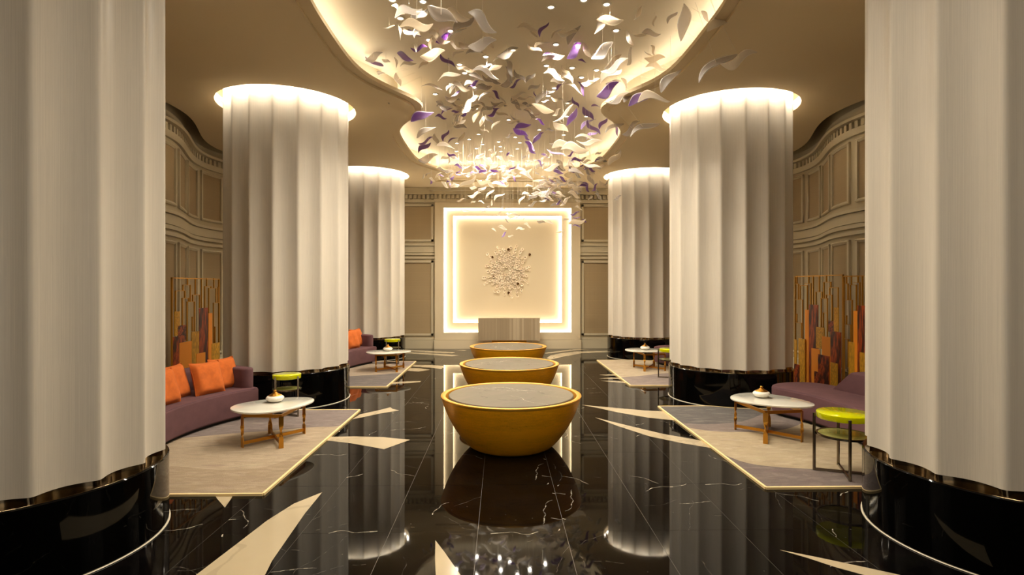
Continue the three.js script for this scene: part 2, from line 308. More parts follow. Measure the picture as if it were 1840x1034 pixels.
{
  const wall = struct('wall_back', 'cream back wall with framed cloth panels and projecting marble feature surround');
  part('surface', bx(-6.6, 6.6, 0, ROOF, ZB - 0.65, ZB - 0.45), M.wallPaint, wall);
  for (const s of [-1, 1]) {
    const X = v => BC + s * v;
    part('surface', bx(X(2.0), X(6.4), 0, ROOF, ZB - 0.46, ZB - 0.1), M.wallPaint, wall);
    const f = ZB - 0.1;
    part('baseboard', bx(X(2.0), X(5.8), 0, 0.24, f, f + 0.04), M.moulding, wall);
    part('baseboard_cap', bx(X(2.0), X(5.8), 0.245, 0.30, f, f + 0.025), M.moulding, wall);
    for (const [h0, h1, d] of [[2.50, 2.56, 0.04], [2.60, 2.66, 0.05], [2.68, 2.85, 0.03], [2.86, 2.91, 0.055]]) part('rail', bx(X(2.0), X(5.8), h0, h1, f, f + d), M.moulding, wall);
    part('cornice', bx(X(2.0), X(5.8), 4.06, 4.15, f, f + 0.06), M.moulding, wall);
    part('cornice', bx(X(2.0), X(5.8), 4.28, 4.46, f, f + 0.15), M.moulding, wall);
    const dent = []; for (let x = 2.05; x < 4.2; x += 0.12) dent.push(bx(X(x), X(x + 0.07), 4.16, 4.275, f, f + 0.09));
    part('dentils', dent, M.moulding, wall).userData.kind = 'stuff';
    for (const [a, b] of [[2.07, 3.3], [3.4, 4.6]]) for (const [h0, h1] of [[0.36, 2.45], [2.98, 4.02]]) {
      part('panel', bx(X(a + 0.06), X(b - 0.06), h0 + 0.06, h1 - 0.06, f, f + 0.006), M.cloth, wall);
      part('panel_moulding', [bx(X(a), X(b), h0, h0 + 0.06, f, f + 0.035), bx(X(a), X(b), h1 - 0.06, h1, f, f + 0.035), bx(X(a), X(a + 0.06), h0, h1, f, f + 0.035), bx(X(b - 0.06), X(b), h0, h1, f, f + 0.035)], M.moulding, wall);
    }
  }
  // projecting surround: four mitred boards round the square opening
  const W = 2.02, y0 = 0.25, y1 = 4.07, ox = 1.775, oy0 = 0.45, oy1 = 3.915;
  const board = (pts) => { const g = new THREE.ExtrudeGeometry(new THREE.Shape(pts.map(p => new THREE.Vector2(p[0] + BC, p[1]))), { depth: 0.1, bevelEnabled: false }); g.translate(0, 0, ZB - 0.1); const uv = g.attributes.uv, p = g.attributes.position; for (let i = 0; i < p.count; i++) uv.setXY(i, p.getX(i) * 0.3, p.getY(i) * 0.3); return g; };
  const e = 0.002;
  part('surround_board', board([[-W, y0], [-ox - e, oy0], [-ox - e, oy1], [-W, y1]]), M.wallStone, wall);
  part('surround_board', board([[W, y0], [W, y1], [ox + e, oy1], [ox + e, oy0]]), M.wallStone, wall);
  part('surround_board', board([[-W + e, y0], [W - e, y0], [ox, oy0], [-ox, oy0]]), M.wallStone, wall);
  part('surround_board', board([[-W + e, y1], [-ox, oy1], [ox, oy1], [W - e, y1]]), M.wallStone, wall);
  part('surround_base', [bx(BC - W - 0.02, BC - 0.68, 0, 0.245, ZB - 0.1, ZB + 0.02), bx(BC - 0.675, BC + 0.675, 0, 0.245, ZB - 0.1, ZB + 0.02), bx(BC + 0.68, BC + W + 0.02, 0, 0.245, ZB - 0.1, ZB + 0.02)], M.wallStone, wall);
  part('surround_cornice', [bx(BC - W - 0.02, BC + W + 0.02, 4.075, 4.15, ZB - 0.1, ZB + 0.04), bx(BC - W - 0.06, BC + W + 0.06, 4.28, 4.36, ZB - 0.1, ZB + 0.1), bx(BC - W - 0.12, BC + W + 0.12, 4.36, 4.47, ZB - 0.1, ZB + 0.17), bx(BC - W, BC + W, 4.15, 4.28, ZB - 0.1, ZB + 0.01)], M.moulding, wall);
  const dent = []; for (let x = -W; x < W - 0.05; x += 0.12) dent.push(bx(BC + x, BC + x + 0.07, 4.16, 4.275, ZB, ZB + 0.07)); part('dentils', dent, M.moulding, wall).userData.kind = 'stuff';
  // stepped recess: band, then the middle panel, each behind a lip that hides a light strip
  const frame = (hx, y0, y1, ix, iy0, iy1, z0, z1) => { const s = new THREE.Shape([[-hx, y0], [hx, y0], [hx, y1], [-hx, y1]].map(p => new THREE.Vector2(p[0] + BC, p[1]))); s.holes.push(new THREE.Path([[-ix, iy0], [-ix, iy1], [ix, iy1], [ix, iy0]].map(p => new THREE.Vector2(p[0] + BC, p[1])))); const g = new THREE.ExtrudeGeometry(s, { depth: z1 - z0, bevelEnabled: false }); g.translate(0, 0, z0); return g; };
  part('recess_band', frame(1.95, 0.28, 4.05, 1.53, 0.71, 3.715, ZB - 0.24, ZB - 0.20), M.wallStone, wall);
  part('feature_panel', bx(BC - 1.9, BC + 1.9, 0.3, 4.0, ZB - 0.40, ZB - 0.36), M.wallStone, wall);
  part('recess_side', frame(1.96, 0.27, 4.06, 1.90, 0.33, 4.0, ZB - 0.45, ZB - 0.1), M.wallStone, wall);
}

// light strips: a glowing ribbon with an area light of the same size just in front of it
function rectLight(w, h, I, pos, rx, ry, parent) {
  const l = new THREE.RectAreaLight(WARM, I, w, h); l.position.set(...pos); l.rotation.order = 'YXZ'; l.rotation.x = rx; l.rotation.y = ry; parent.add(l); return l;
}
function wallStrip(label, hx, y0, y1, z, I) {
  const t = thing('light_strip', label, 'strip light', [0, 0, 0]); const zc = z + 0.02, k = 0.03;
  const cy = (y0 + y1) / 2, H = y1 - y0;
  for (const s of [-1, 1]) {
    part('led_strip', bx(BC + s * (hx + k), BC + s * (hx + k + 0.006), y0, y1, z + 0.005, z + 0.035), M.ledStrip, t);
    rectLight(0.03, H, I, [BC + s * (hx + k - 0.004), cy, zc], 0, s * PI / 2, t);
    const yy = s > 0 ? y1 + k : y0 - k;
    part('led_strip', bx(BC - hx, BC + hx, yy, yy + s * 0.006, z + 0.005, z + 0.035), M.ledStrip, t);
    rectLight(2 * hx, 0.03, I, [BC, yy - s * 0.004, zc], s > 0 ? -PI / 2 : PI / 2, 0, t);
  }
}
wallStrip('hidden warm light strip round the outer step of the feature wall', 1.775, 0.45, 3.915, ZB - 0.20, WALL_LED);
wallStrip('hidden warm light strip round the inner step of the feature wall', 1.53, 0.71, 3.715, ZB - 0.36, WALL_LED * 1.25);
{ // cove strip round the wavy recess
  const t = thing('cove_light', 'warm cove light strip following the wavy ceiling recess', 'cove light');
  const out = recessOutline(0.08, 60); const ribs = [];
  for (let i = 0; i < out.length; i++) {
    const a = out[i], b = out[(i + 1) % out.length], L = Math.hypot(b[0] - a[0], b[1] - a[1]); if (L < 0.02) continue;
    ribs.push(bar([a[0], RING + 0.058, a[1]], [b[0], RING + 0.058, b[1]], 0.05, 0.012));
  }
  part('led_strip', ribs, M.ledStrip, t);
  const step = 4;
  for (let i = 0; i < out.length; i += step) {
    const a = out[i], b = out[(i + step) % out.length], L = Math.hypot(b[0] - a[0], b[1] - a[1]); if (L < 0.1) continue;
    rectLight(0.05, L, RECESS_COVE * 6, [(a[0] + b[0]) / 2, RING + 0.075, (a[1] + b[1]) / 2], PI / 2, Math.atan2(b[0] - a[0], b[1] - a[1]), t);
  }
}

// ---------------------------------------------------------------- columns
function flutedOutline(R, depth, n = 17, per = 24) {
  const raw = []; const N = n * per;
  const d = u => depth * (1 - Math.pow(Math.abs(2 * u), 2.0));
  for (let i = 0; i < N; i++) { let s = 0; for (let k = -2; k <= 2; k++) { const u = ((((i + k * 0.7) / per + 0.5) % 1) + 1) % 1 - 0.5; s += d(u); } raw.push(R - s / 5); }
  return raw.map((r, i) => { const a = 2 * PI * i / N; return [r * Math.sin(a), r * Math.cos(a)]; });
}
function prism(outline, y0, y1, capTop) {
  const pos = [], uv = [], idx = [], n = outline.length;
  for (let i = 0; i <= n; i++) { const [x, z] = outline[i % n]; pos.push(x, y0, z, x, y1, z); uv.push(i / n, y0 * 0.2, i / n, y1 * 0.2); }
  for (let i = 0; i < n; i++) { const a = 2 * i; idx.push(a, a + 2, a + 1, a + 1, a + 2, a + 3); }
  const g = new THREE.BufferGeometry(); g.setAttribute('position', new THREE.Float32BufferAttribute(pos, 3)); g.setAttribute('uv', new THREE.Float32BufferAttribute(uv, 2)); g.setIndex(idx);
  g.computeVertexNormals();
  const nn = g.attributes.normal; // join the seam
  for (const k of [0, 1]) { const x = nn.getX(k) + nn.getX(2 * n + k), z = nn.getZ(k) + nn.getZ(2 * n + k), L = Math.hypot(x, z); nn.setXYZ(k, x / L, 0, z / L); nn.setXYZ(2 * n + k, x / L, 0, z / L); }
  if (!capTop) return g;
  const c = new THREE.ShapeGeometry(new THREE.Shape(outline.map(p => P2(...p)))); c.rotateX(-PI / 2); c.translate(0, y1, 0);
  const c2 = c.clone(); c2.scale(1, 1, 1); c2.translate(0, y0 - y1, 0);
  return merge([g, c, c2]);
}
const shaftGeo = prism(flutedOutline(CR, 0.072), 0.535, 4.719, true);
const bandGeo = prism(flutedOutline(CR - 0.012, 0.072), 0.489, 0.535, false);
const plinthGeo = lathe([[0, 0.006], [0.9, 0.006], [0.907, 0.012], [0.907, 0.482], [0.9, 0.489], [0, 0.489]], 96);
const plinthTop = lathe([[0.6, 0.4895], [0.897, 0.4895], [0.897, 0.492], [0.6, 0.492]], 96);
const footRing = lathe([[0.85, 0], [0.915, 0], [0.915, 0.006], [0.85, 0.006]], 96);
const colLabels = [
  ['fluted pale column beside the sofa with orange cushions, on the entrance side', 'fluted pale column beside the large lime side table, on the entrance side'],
  ['fluted pale column standing between the two sofas with orange cushions', 'fluted pale column standing between the charcoal-cornered rug and the cream rug'],
  ['fluted pale column next to the back wall behind orange-cushioned sofa', 'fluted pale column next to the back wall behind the cream rug'],
];
const ringAt = [['on the entrance side beside orange cushions', 'on the entrance side beside large lime table'], ['between the two sofas with orange cushions', 'between charcoal-cornered rug and cream rug'], ['by the back wall behind orange cushions', 'by the back wall behind the cream rug']];
for (let k = 0; k < 3; k++) for (const s of [-1, 1]) {
  const lab = colLabels[k][s < 0 ? 0 : 1];
  const c = thing('fluted_column', lab, 'column', [s * CX, 0, COLZ[k]], s * (k ? 2.6 : 6) * D2R, 'fluted columns along the hall');
  part('foot_ring', footRing, M.pale, c);
  const pl = part('plinth', toCreasedNormals(plinthGeo, 0.6), M.plinthStone, c); pl.userData.label = 'polished black marble plinth';
  part('plinth_cap', plinthTop, M.bronze, pl);
  part('metal_band', bandGeo, M.bronze, c).userData.label = 'mirror bronze band under the flutes';
  part('shaft', shaftGeo, M.silk, c);
  const l = thing('cove_light', 'warm ring light atop the column ' + ringAt[k][s < 0 ? 0 : 1], 'cove light', [s * CX, 0, COLZ[k]], 0, 'ring lights over the columns');
  const g = lathe([[0.994, 4.55], [0.999, 4.55], [0.999, 4.60], [0.994, 4.60], [0.994, 4.55]], 64);
  part('led_ring', g, M.ledStrip, l);
  const n = 12;
  for (let i = 0; i < n; i++) { const a = 2 * PI * (i + 0.5) / n, r = 0.985; rectLight(2 * r * Math.tan(PI / n), 0.05, COLUMN_COVE, [r * Math.sin(a), 4.575, r * Math.cos(a)], -0.7, a, l); }
}

// ---------------------------------------------------------------- rugs
function rugTexture(base, zones, x0, x1, z0, z1) { // zones: [colour, pixel outline on the floor]
  return canvasTex(1024, 1024, (c, w, h) => {
    c.fillStyle = base; c.fillRect(0, 0, w, h);
    const U = p => { const q = atH(p[0], p[1], 0.018); return [(q.x - x0) / (x1 - x0) * w, (q.z - z0) / (z1 - z0) * h]; };
    for (const [col, pts] of zones) { c.fillStyle = col; c.beginPath(); const q = pts.map(U); c.moveTo(...q[0]); for (let i = 1; i < q.length - 1; i++) c.quadraticCurveTo(q[i][0], q[i][1], (q[i][0] + q[i + 1][0]) / 2, (q[i][1] + q[i + 1][1]) / 2); c.lineTo(...q[q.length - 1]); c.closePath(); c.fill(); }
    for (let i = 0; i < 2600; i++) { const k = rnd() < 0.5 ? '255,240,215' : '60,45,40'; c.fillStyle = `rgba(${k},${0.02 + rnd() * 0.04})`; c.beginPath(); c.ellipse(rnd() * w, rnd() * h, 6 + rnd() * 46, 2 + rnd() * 9, (rnd() - 0.5) * 0.5, 0, 7); c.fill(); }
    for (let i = 0; i < 26000; i++) { c.fillStyle = rnd() < 0.5 ? 'rgba(255,245,225,0.10)' : 'rgba(30,20,20,0.10)'; c.fillRect(rnd() * w, rnd() * h, 1.5, 1.5); }
  });
}
const pileBump = noiseTex(256, 256, (u, v) => { const k = 255 * (0.5 * hash(u * 256 | 0, v * 256 | 0, 3) + 0.5 * vnoise(u, v, 32, 4)); return [k, k, k]; }, false, [18, 18]);
function rug(label, s, za, zb, base, zones) { // za nearer the entrance
  const xi = s * 2.085, xo = s * 4.7, cz = COLZ, o = thing('rug', label, 'rug', [0, 0, 0], 0, 'rugs in the seating bays');
  const notch = (x, z, dir) => { for (const k of cz) { const d = Math.abs(x) - CX, q = 0.935 * 0.935 - d * d; if (q > 0) { const e = k + dir * -1 * Math.sqrt(q); if (dir > 0 && e < z && e > z - 0.5) z = e; if (dir < 0 && e > z && e < z + 0.5) z = e; } } return z; };
  const pts = [];
  for (let i = 0; i <= 40; i++) { const x = xi + (xo - xi) * i / 40; pts.push([x, notch(x, za, 1)]); }
  for (let i = 40; i >= 0; i--) { const x = xi + (xo - xi) * i / 40; pts.push([x, notch(x, zb, -1)]); }
  if (s < 0) pts.reverse();
  const g = plan(toShape(pts), 0.003, 0.015, {}); const x0 = Math.min(xi, xo), x1 = Math.max(xi, xo);
  const p = g.attributes.position, uv = g.attributes.uv; for (let i = 0; i < p.count; i++) uv.setXY(i, (p.getX(i) - x0) / (x1 - x0), 1 - (p.getZ(i) - zb) / (za - zb));
  const t = rugTexture(base, zones, x0, x1, zb, za);
  part('pile', g, std({ map: t, roughness: 1, bumpMap: pileBump, bumpScale: 0.003 }), o);
  const edge = []; for (let i = 0; i < pts.length; i++) { const a = pts[i], b = pts[(i + 1) % pts.length]; edge.push(bar([a[0], 0.011, a[1]], [b[0], 0.011, b[1]], 0.022, 0.02)); }
  part('binding', edge, M.binding, o);
  return o;
}
rug('beige rug with one mauve corner under the white oval coffee table', -1, -4.58, -7.70, '#9c8a71', [
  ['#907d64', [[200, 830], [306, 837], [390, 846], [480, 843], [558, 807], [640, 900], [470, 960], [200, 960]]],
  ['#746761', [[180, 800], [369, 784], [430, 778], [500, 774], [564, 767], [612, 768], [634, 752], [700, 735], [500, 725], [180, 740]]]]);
rug('beige rug with mauve far end and dark grey near band, before the back wall', -1, -9.50, -12.74, '#978672', [
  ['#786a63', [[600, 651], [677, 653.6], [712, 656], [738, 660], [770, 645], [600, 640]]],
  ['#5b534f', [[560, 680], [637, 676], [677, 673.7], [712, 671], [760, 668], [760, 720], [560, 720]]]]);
rug('cream rug with charcoal corner and mottled mauve-grey end', 1, -4.64, -7.84, '#a29174', [
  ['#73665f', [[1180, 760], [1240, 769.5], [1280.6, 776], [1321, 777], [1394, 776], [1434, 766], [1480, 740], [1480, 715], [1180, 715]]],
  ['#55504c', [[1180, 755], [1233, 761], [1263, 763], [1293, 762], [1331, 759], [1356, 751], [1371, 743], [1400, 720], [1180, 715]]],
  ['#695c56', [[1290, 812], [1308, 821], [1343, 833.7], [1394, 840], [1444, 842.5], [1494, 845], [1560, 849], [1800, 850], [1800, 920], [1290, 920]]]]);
rug('cream rug with mauve near end under oval table, before the back wall', 1, -9.52, -12.86, '#a6957b', [
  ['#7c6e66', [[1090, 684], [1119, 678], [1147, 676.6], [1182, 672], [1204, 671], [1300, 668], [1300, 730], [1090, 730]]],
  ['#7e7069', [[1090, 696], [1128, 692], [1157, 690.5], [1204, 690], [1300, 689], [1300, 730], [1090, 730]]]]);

// ---------------------------------------------------------------- sofas
// plan: arc about the origin, seat facing -x; rounded chaise end towards -angle
const RI = 2.25, RO = 3.1, A0 = -23.5 * D2R, A1 = 33 * D2R;
const pol = (r, a) => [r * Math.cos(a), r * Math.sin(a)]; // x, z
function sofaOutline(inset = 0) {
  const ri = RI + inset, ro = RO - inset, a1 = A1 - inset / 2.7, pts = [];
  for (let i = 0; i <= 24; i++) pts.push(pol(ri, a1 + (A0 - a1) * i / 24));
  const rm = (ri + ro) / 2, hw = (ro - ri) / 2; // rounded end
  for (let i = 1; i < 16; i++) { const t = PI * i / 16, r = rm - hw * Math.cos(t); const b = (0.36 - inset) * Math.pow(Math.sin(t), 0.8); pts.push(pol(r, A0 - b / r)); }
  const rc = 0.36 - inset, ac = a1 - rc / ro;
  for (let i = 0; i <= 24; i++) pts.push(pol(ro, A0 + (ac - A0) * i / 24));
  for (let i = 1; i <= 8; i++) { const t = i / 8 * PI / 2; pts.push(pol(ro - rc * (1 - Math.cos(t)), ac + rc / ro * Math.sin(t))); }
  return pts;
}
function makeSofa(label, pos, turn) {
  const o = thing('curved_sofa', label, 'sofa', pos, turn, 'curved plum sofas');
  part('foot', plan(toShape(sofaOutline(0.07)), 0.018, 0.05), M.footBlack, o);
  const seat = part('seat', toCreasedNormals(plan(toShape(sofaOutline(0)), 0.085, 0.28, { bevel: 0.028, seg: 4 }), 0.9), M.plum, o);
  const top = sofaOutline(0.012).map(p => new THREE.Vector3(p[0], 0.383, p[1]));
  part('piping', new THREE.TubeGeometry(new THREE.CatmullRomCurve3(top, true), 160, 0.006, 6, true), M.plumDark, seat);
  // backrest with a short arm at the closed end
  const b0 = -19 * D2R, pts = [], rin = RO - 0.27;
  const e1 = A1 + 0.003, rc = 0.36, ac = e1 - rc / RO, ro = RO + 0.004;
  for (let i = 0; i <= 24; i++) pts.push(pol(ro, b0 + (ac - b0) * i / 24));
  for (let i = 1; i <= 8; i++) { const t = i / 8 * PI / 2; pts.push(pol(ro - rc * (1 - Math.cos(t)), ac + rc / RO * Math.sin(t))); }
  for (let i = 1; i <= 4; i++) pts.push(pol(ro - rc + (RI + 0.16 - ro + rc) * i / 4, e1));
  const arm = 0.15;
  for (let i = 1; i <= 6; i++) { const t = i / 6 * PI, c = A1 + 0.004; pts.push(pol(RI + 0.16 - 0.1 * Math.sin(t), c - arm / RI * (1 - Math.cos(t)) / 2)); }
  for (let i = 1; i <= 5; i++) { const t = i / 5 * PI / 2, cr = rin - 0.12, ca = A1 - arm / RI; pts.push(pol(cr + 0.12 * Math.sin(t), ca - 0.12 / rin * (1 - Math.cos(t)))); }
  for (let i = 1; i <= 20; i++) pts.push(pol(rin, A1 - arm / RI - 0.12 / rin + (b0 + 0.01 - A1 + arm / RI + 0.12 / rin) * i / 20));
  const g = plan(toShape(pts.slice().reverse()), 0.37, 0.25, { bevel: 0.03, seg: 4 });
  const p = g.attributes.position; // the free end slopes back
  for (let i = 0; i < p.count; i++) { const x = p.getX(i), z = p.getZ(i), a = Math.atan2(z, x), r = Math.hypot(x, z), k = Math.max(0, Math.min(1, 1 - (a - b0) / 0.25)), na = a + k * 0.11 * (p.getY(i) - 0.37) / 0.28; p.setX(i, r * Math.cos(na)); p.setZ(i, r * Math.sin(na)); }
  g.computeVertexNormals();
  part('backrest', toCreasedNormals(g, 0.9), M.plum, o);
  return o;
}
makeSofa('curved plum sofa with orange cushions on beige rug with one mauve corner', [-1.43, 0, -6.12], PI);
makeSofa('curved plum sofa with orange cushions standing nearer the back wall', [-1.02, 0, -11.2], PI);
makeSofa('curved plum sofa without cushions on the charcoal-cornered cream rug', [1.43, 0, -6.2], 0);
makeSofa('curved plum sofa without cushions standing nearer the back wall', [1.22, 0, -11.15], 0);

// cushions
function cushionGeo() {
  const n = 14, S = 0.208, T = 0.075, pos = [], uv = [], idx = [];
  for (const s of [1, -1]) for (let j = 0; j <= n; j++) for (let i = 0; i <= n; i++) {
    const u = -1 + 2 * i / n, v = -1 + 2 * j / n, pin = 1 - 0.09 * (1 - v * v) * Math.abs(u) ** 3, pinv = 1 - 0.09 * (1 - u * u) * Math.abs(v) ** 3;
    const t = T * Math.pow(Math.max(0, (1 - u ** 4) * (1 - v ** 4)), 0.55) + 0.002 * (1 - Math.max(Math.abs(u), Math.abs(v)) ** 8);
    const wr = 0.006 * Math.sin(5 * u + 2 * v) * (1 - u * u) * (1 - v * v);
    pos.push(S * u * pin, S * v * pinv, s * (t + wr)); uv.push(i / n, j / n);
  }
  const m = (n + 1) * (n + 1);
  for (let j = 0; j < n; j++) for (let i = 0; i < n; i++) { const a = j * (n + 1) + i, b = a + 1, c = a + n + 1, d = c + 1; idx.push(a, b, c, b, d, c, m + a, m + c, m + b, m + b, m + c, m + d); }
  const g = new THREE.BufferGeometry(); g.setAttribute('position', new THREE.Float32BufferAttribute(pos, 3)); g.setAttribute('uv', new THREE.Float32BufferAttribute(uv, 2)); g.setIndex(idx); g.computeVertexNormals(); return g;
}
const cush = cushionGeo();
const cushPipe = (() => { const c = []; const S = 0.208; for (let k = 0; k < 4; k++) for (let i = 0; i < 8; i++) { const u = -1 + 2 * i / 8; const q = S * (1 - 0.09 * (1 - u * u)); const P = [[S * u, -q], [q, S * u], [-S * u, q], [-q, -S * u]][k]; c.push(new THREE.Vector3(P[0], P[1], 0)); } return new THREE.TubeGeometry(new THREE.CatmullRomCurve3(c, true), 48, 0.004, 5, true); })();
for (const [cx, cz, lab, grp] of [[-1.43, -6.12, 'by beige mauve-cornered rug', 'cushions on the sofa by the beige rug'], [-1.02, -11.2, 'nearer the back wall', 'cushions on the sofa nearer the back wall']])
  [[27.5, 2.62, 0.16], [19.5, 2.48, -0.06], [11.5, 2.62, 0.1], [3.5, 2.48, -0.06]].forEach(([deg, r, yaw], i) => {
    const a = deg * D2R, x = cx - r * Math.cos(a), z = cz - r * Math.sin(a);
    const o = thing('cushion', ['first', 'second', 'third', 'fourth'][i] + ' square orange cushion from the sofa arm ' + lab, 'cushion', [x, 0.385, z], 0, grp); o.rotation.order = 'YXZ'; o.rotation.y = PI / 2 - a + yaw; 
    const inner = part('cover', cush, M.orange, o); inner.position.y = 0.196; inner.rotation.x = -0.3;
    part('piping', cushPipe, M.orange, inner);
  });

// ---------------------------------------------------------------- coffee tables and pots
function ovoid(a, b, n = 64) { const p = []; for (let i = 0; i < n; i++) { const t = 2 * PI * i / n, c = Math.cos(t), s = Math.sin(t); p.push([a * Math.sign(c) * Math.abs(c) ** 0.92, b * Math.sign(s) * Math.abs(s) ** 0.92 * (1 - 0.22 * c)]); } return p; }
function twistedLeg(h) {
  const n = 20, pos = [], idx = [];
  for (let i = 0; i <= n; i++) { const t = i / n, y = h * t, a = PI * Math.max(0, Math.min(1, (t - 0.3) / 0.4)), w = 0.024 - 0.012 * Math.exp(-(((t - 0.5) / 0.14) ** 2)), d = 0.005 + 0.003 * Math.exp(-(((t - 0.5) / 0.14) ** 2)), c = Math.cos(a), s = Math.sin(a);
    for (const [u, v] of [[-w, -d], [w, -d], [w, d], [-w, d]]) pos.push(u * c - v * s, y, u * s + v * c); }
  for (let i = 0; i < n; i++) for (let j = 0; j < 4; j++) { const a = 4 * i + j, b = 4 * i + (j + 1) % 4; idx.push(a, a + 4, b, b, a + 4, b + 4); }
  idx.push(0, 1, 2, 0, 2, 3, 4 * n, 4 * n + 2, 4 * n + 1, 4 * n, 4 * n + 3, 4 * n + 2);
  const g = new THREE.BufferGeometry(); g.setAttribute('position', new THREE.Float32BufferAttribute(pos, 3)); g.setIndex(idx); g.setAttribute('uv', new THREE.Float32BufferAttribute(new Array(pos.length / 3 * 2).fill(0), 2));
  return toCreasedNormals(g, 0.6);
}
const legGeo = twistedLeg(0.335);
function coffeeTable(label, pos, legs, topAngle, topShift) {
  const o = thing('coffee_table', label, 'table', pos, 0, 'oval coffee tables');
  const g = toCreasedNormals(plan(toShape(ovoid(0.45, 0.34)), 0.36, 0.008, { bevel: 0.007, seg: 3 }), 0.8); g.rotateY(topAngle); g.translate(topShift[0], 0, topShift[1]);
  part('tabletop', g, M.whiteTop, o);
  const H = 0.337;
  legs.forEach(([x, z], i) => { const l = part('leg', legGeo, M.brass, o); l.position.set(x, 0, z); l.rotation.y = Math.atan2(-z, x) + PI / 2; });
  const c1 = [0.06, 0, 0.04], c2 = [-0.06, 0, -0.04];
  legs.forEach(([x, z], i) => { part('stretcher', bar([x, 0.045, z], [(i < 2 ? 1 : -1) * 0.0, 0.045, (i < 2 ? 1 : -1) * 0.0], 0.012, 0.034), M.brass, o); });
  for (const [a, b] of [[0, 1], [1, 2], [2, 3], [3, 0]]) part('apron', bar([legs[a][0], H, legs[a][1]], [legs[b][0], H, legs[b][1]], 0.012, 0.034), M.brass, o);
  return o;
}
const LFL = [[-0.23, 0.27], [0.19, 0.31], [0.22, -0.28], [-0.17, -0.29]], RFL = [[-0.26, -0.25], [-0.19, 0.35], [0.24, 0.29], [0.2, -0.38]];
const rugTop = 0.018;
const TABLES = [
  ['white oval coffee table with twisted brass legs on beige rug with mauve corner', [-2.63, rugTop, -6.17], LFL, 0.87, [-0.05, -0.13], [484, 722]],
  ['white oval coffee table with twisted brass legs by orange-cushioned sofa near back wall', [-2.40, rugTop, -11.39], LFL, 0.3, [-0.04, -0.05], [0, 0]],
  ['white oval coffee table with twisted brass legs on charcoal-cornered cream rug', [2.89, rugTop, -6.28], RFL, -0.80, [0.12, -0.14], [0, 0]],
  ['white oval coffee table with twisted brass legs on cream rug before the back wall', [2.92, rugTop, -11.43], RFL, -0.25, [0.0, -0.2], [0, 0]],
];
for (const t of TABLES) coffeeTable(t[0], t[1], t[2], t[3], t[4]);
const potBody = lathe([[0, 0], [0.055, 0], [0.075, 0.008], [0.096, 0.032], [0.098, 0.044], [0.085, 0.062], [0.062, 0.07], [0, 0.07]], 40);
const potLid = lathe([[0, 0.066], [0.07, 0.066], [0.072, 0.071], [0.052, 0.081], [0.03, 0.093], [0.015, 0.108], [0, 0.112]], 40);
const potKnob = lathe([[0, 0.108], [0.012, 0.108], [0.012, 0.114], [0.018, 0.12], [0.014, 0.128], [0, 0.132]], 24);
const potSpots = [[-2.72, -6.40, 'on table by beige rug with mauve corner'], [-2.47, -11.50, 'on table by orange-cushioned sofa near back wall'], [2.95, -6.55, 'on table over charcoal-cornered cream rug'], [2.88, -11.62, 'on table over cream rug before back wall']];
for (const [x, z, w] of potSpots) { const o = thing('lidded_pot', 'squat white pot with pointed gold lid ' + w, 'pot', [x, rugTop + 0.383, z], 0, 'lidded pots on the coffee tables'); part('body', potBody, M.ceramic, o); const l = part('lid', potLid, M.brass, o); part('knob', potKnob, M.brass, l); }

// ---------------------------------------------------------------- side tables
function sideTable(label, pos, r, h, turn) {
  const o = thing('side_table', label, 'table', pos, turn, 'lime side tables');
  const q = r - 0.004;
  part('tabletop', toCreasedNormals(lathe([[0, h - 0.055], [q - 0.012, h - 0.055], [q - 0.008, h - 0.05], [q - 0.008, h - 0.004], [q - 0.013, h], [0, h]], 48), 0.7), M.acrylic, o).userData.label = 'thick lime acrylic disc';
  const sh = lathe([[0, 0.345], [q - 0.02, 0.345], [q - 0.02, 0.353], [0, 0.353]], 40); const shelf = part('shelf', sh, M.acrylicShelf, o);
  part('shelf_ring', toCreasedNormals(lathe([[q - 0.022, 0.338], [q - 0.004, 0.338], [q - 0.004, 0.356], [q - 0.022, 0.356], [q - 0.022, 0.338]], 48), 0.7), M.nickel, shelf);
  for (let k = 0; k < 4; k++) { const a = PI / 4 + k * PI / 2, x = r * 1.02 * Math.cos(a), z = r * 1.02 * Math.sin(a); part('post', rbx(0.02, h - 0.02, 0.02, 0.003, x, (h - 0.02) / 2, z, 1), M.nickel, o); part('stretcher', bar([x, 0.012, z], [0, 0.012, 0], 0.018, 0.02), M.nickel, o); }
}
sideTable('slim lime acrylic side table at the end of orange-cushioned sofa', [-2.96, rugTop, -7.38], 0.19, 0.545, 0.35);
sideTable('slim lime acrylic side table before the column next to back wall', [-2.55, rugTop, -12.40], 0.185, 0.54, 0.2);
sideTable('large lime acrylic side table on the mottled mauve-grey rug end', [2.965, rugTop, -4.985], 0.235, 0.55, 0.42);
sideTable('lime acrylic side table on cream rug near the back wall', [3.02, rugTop, -10.25], 0.235, 0.55, 0.42);

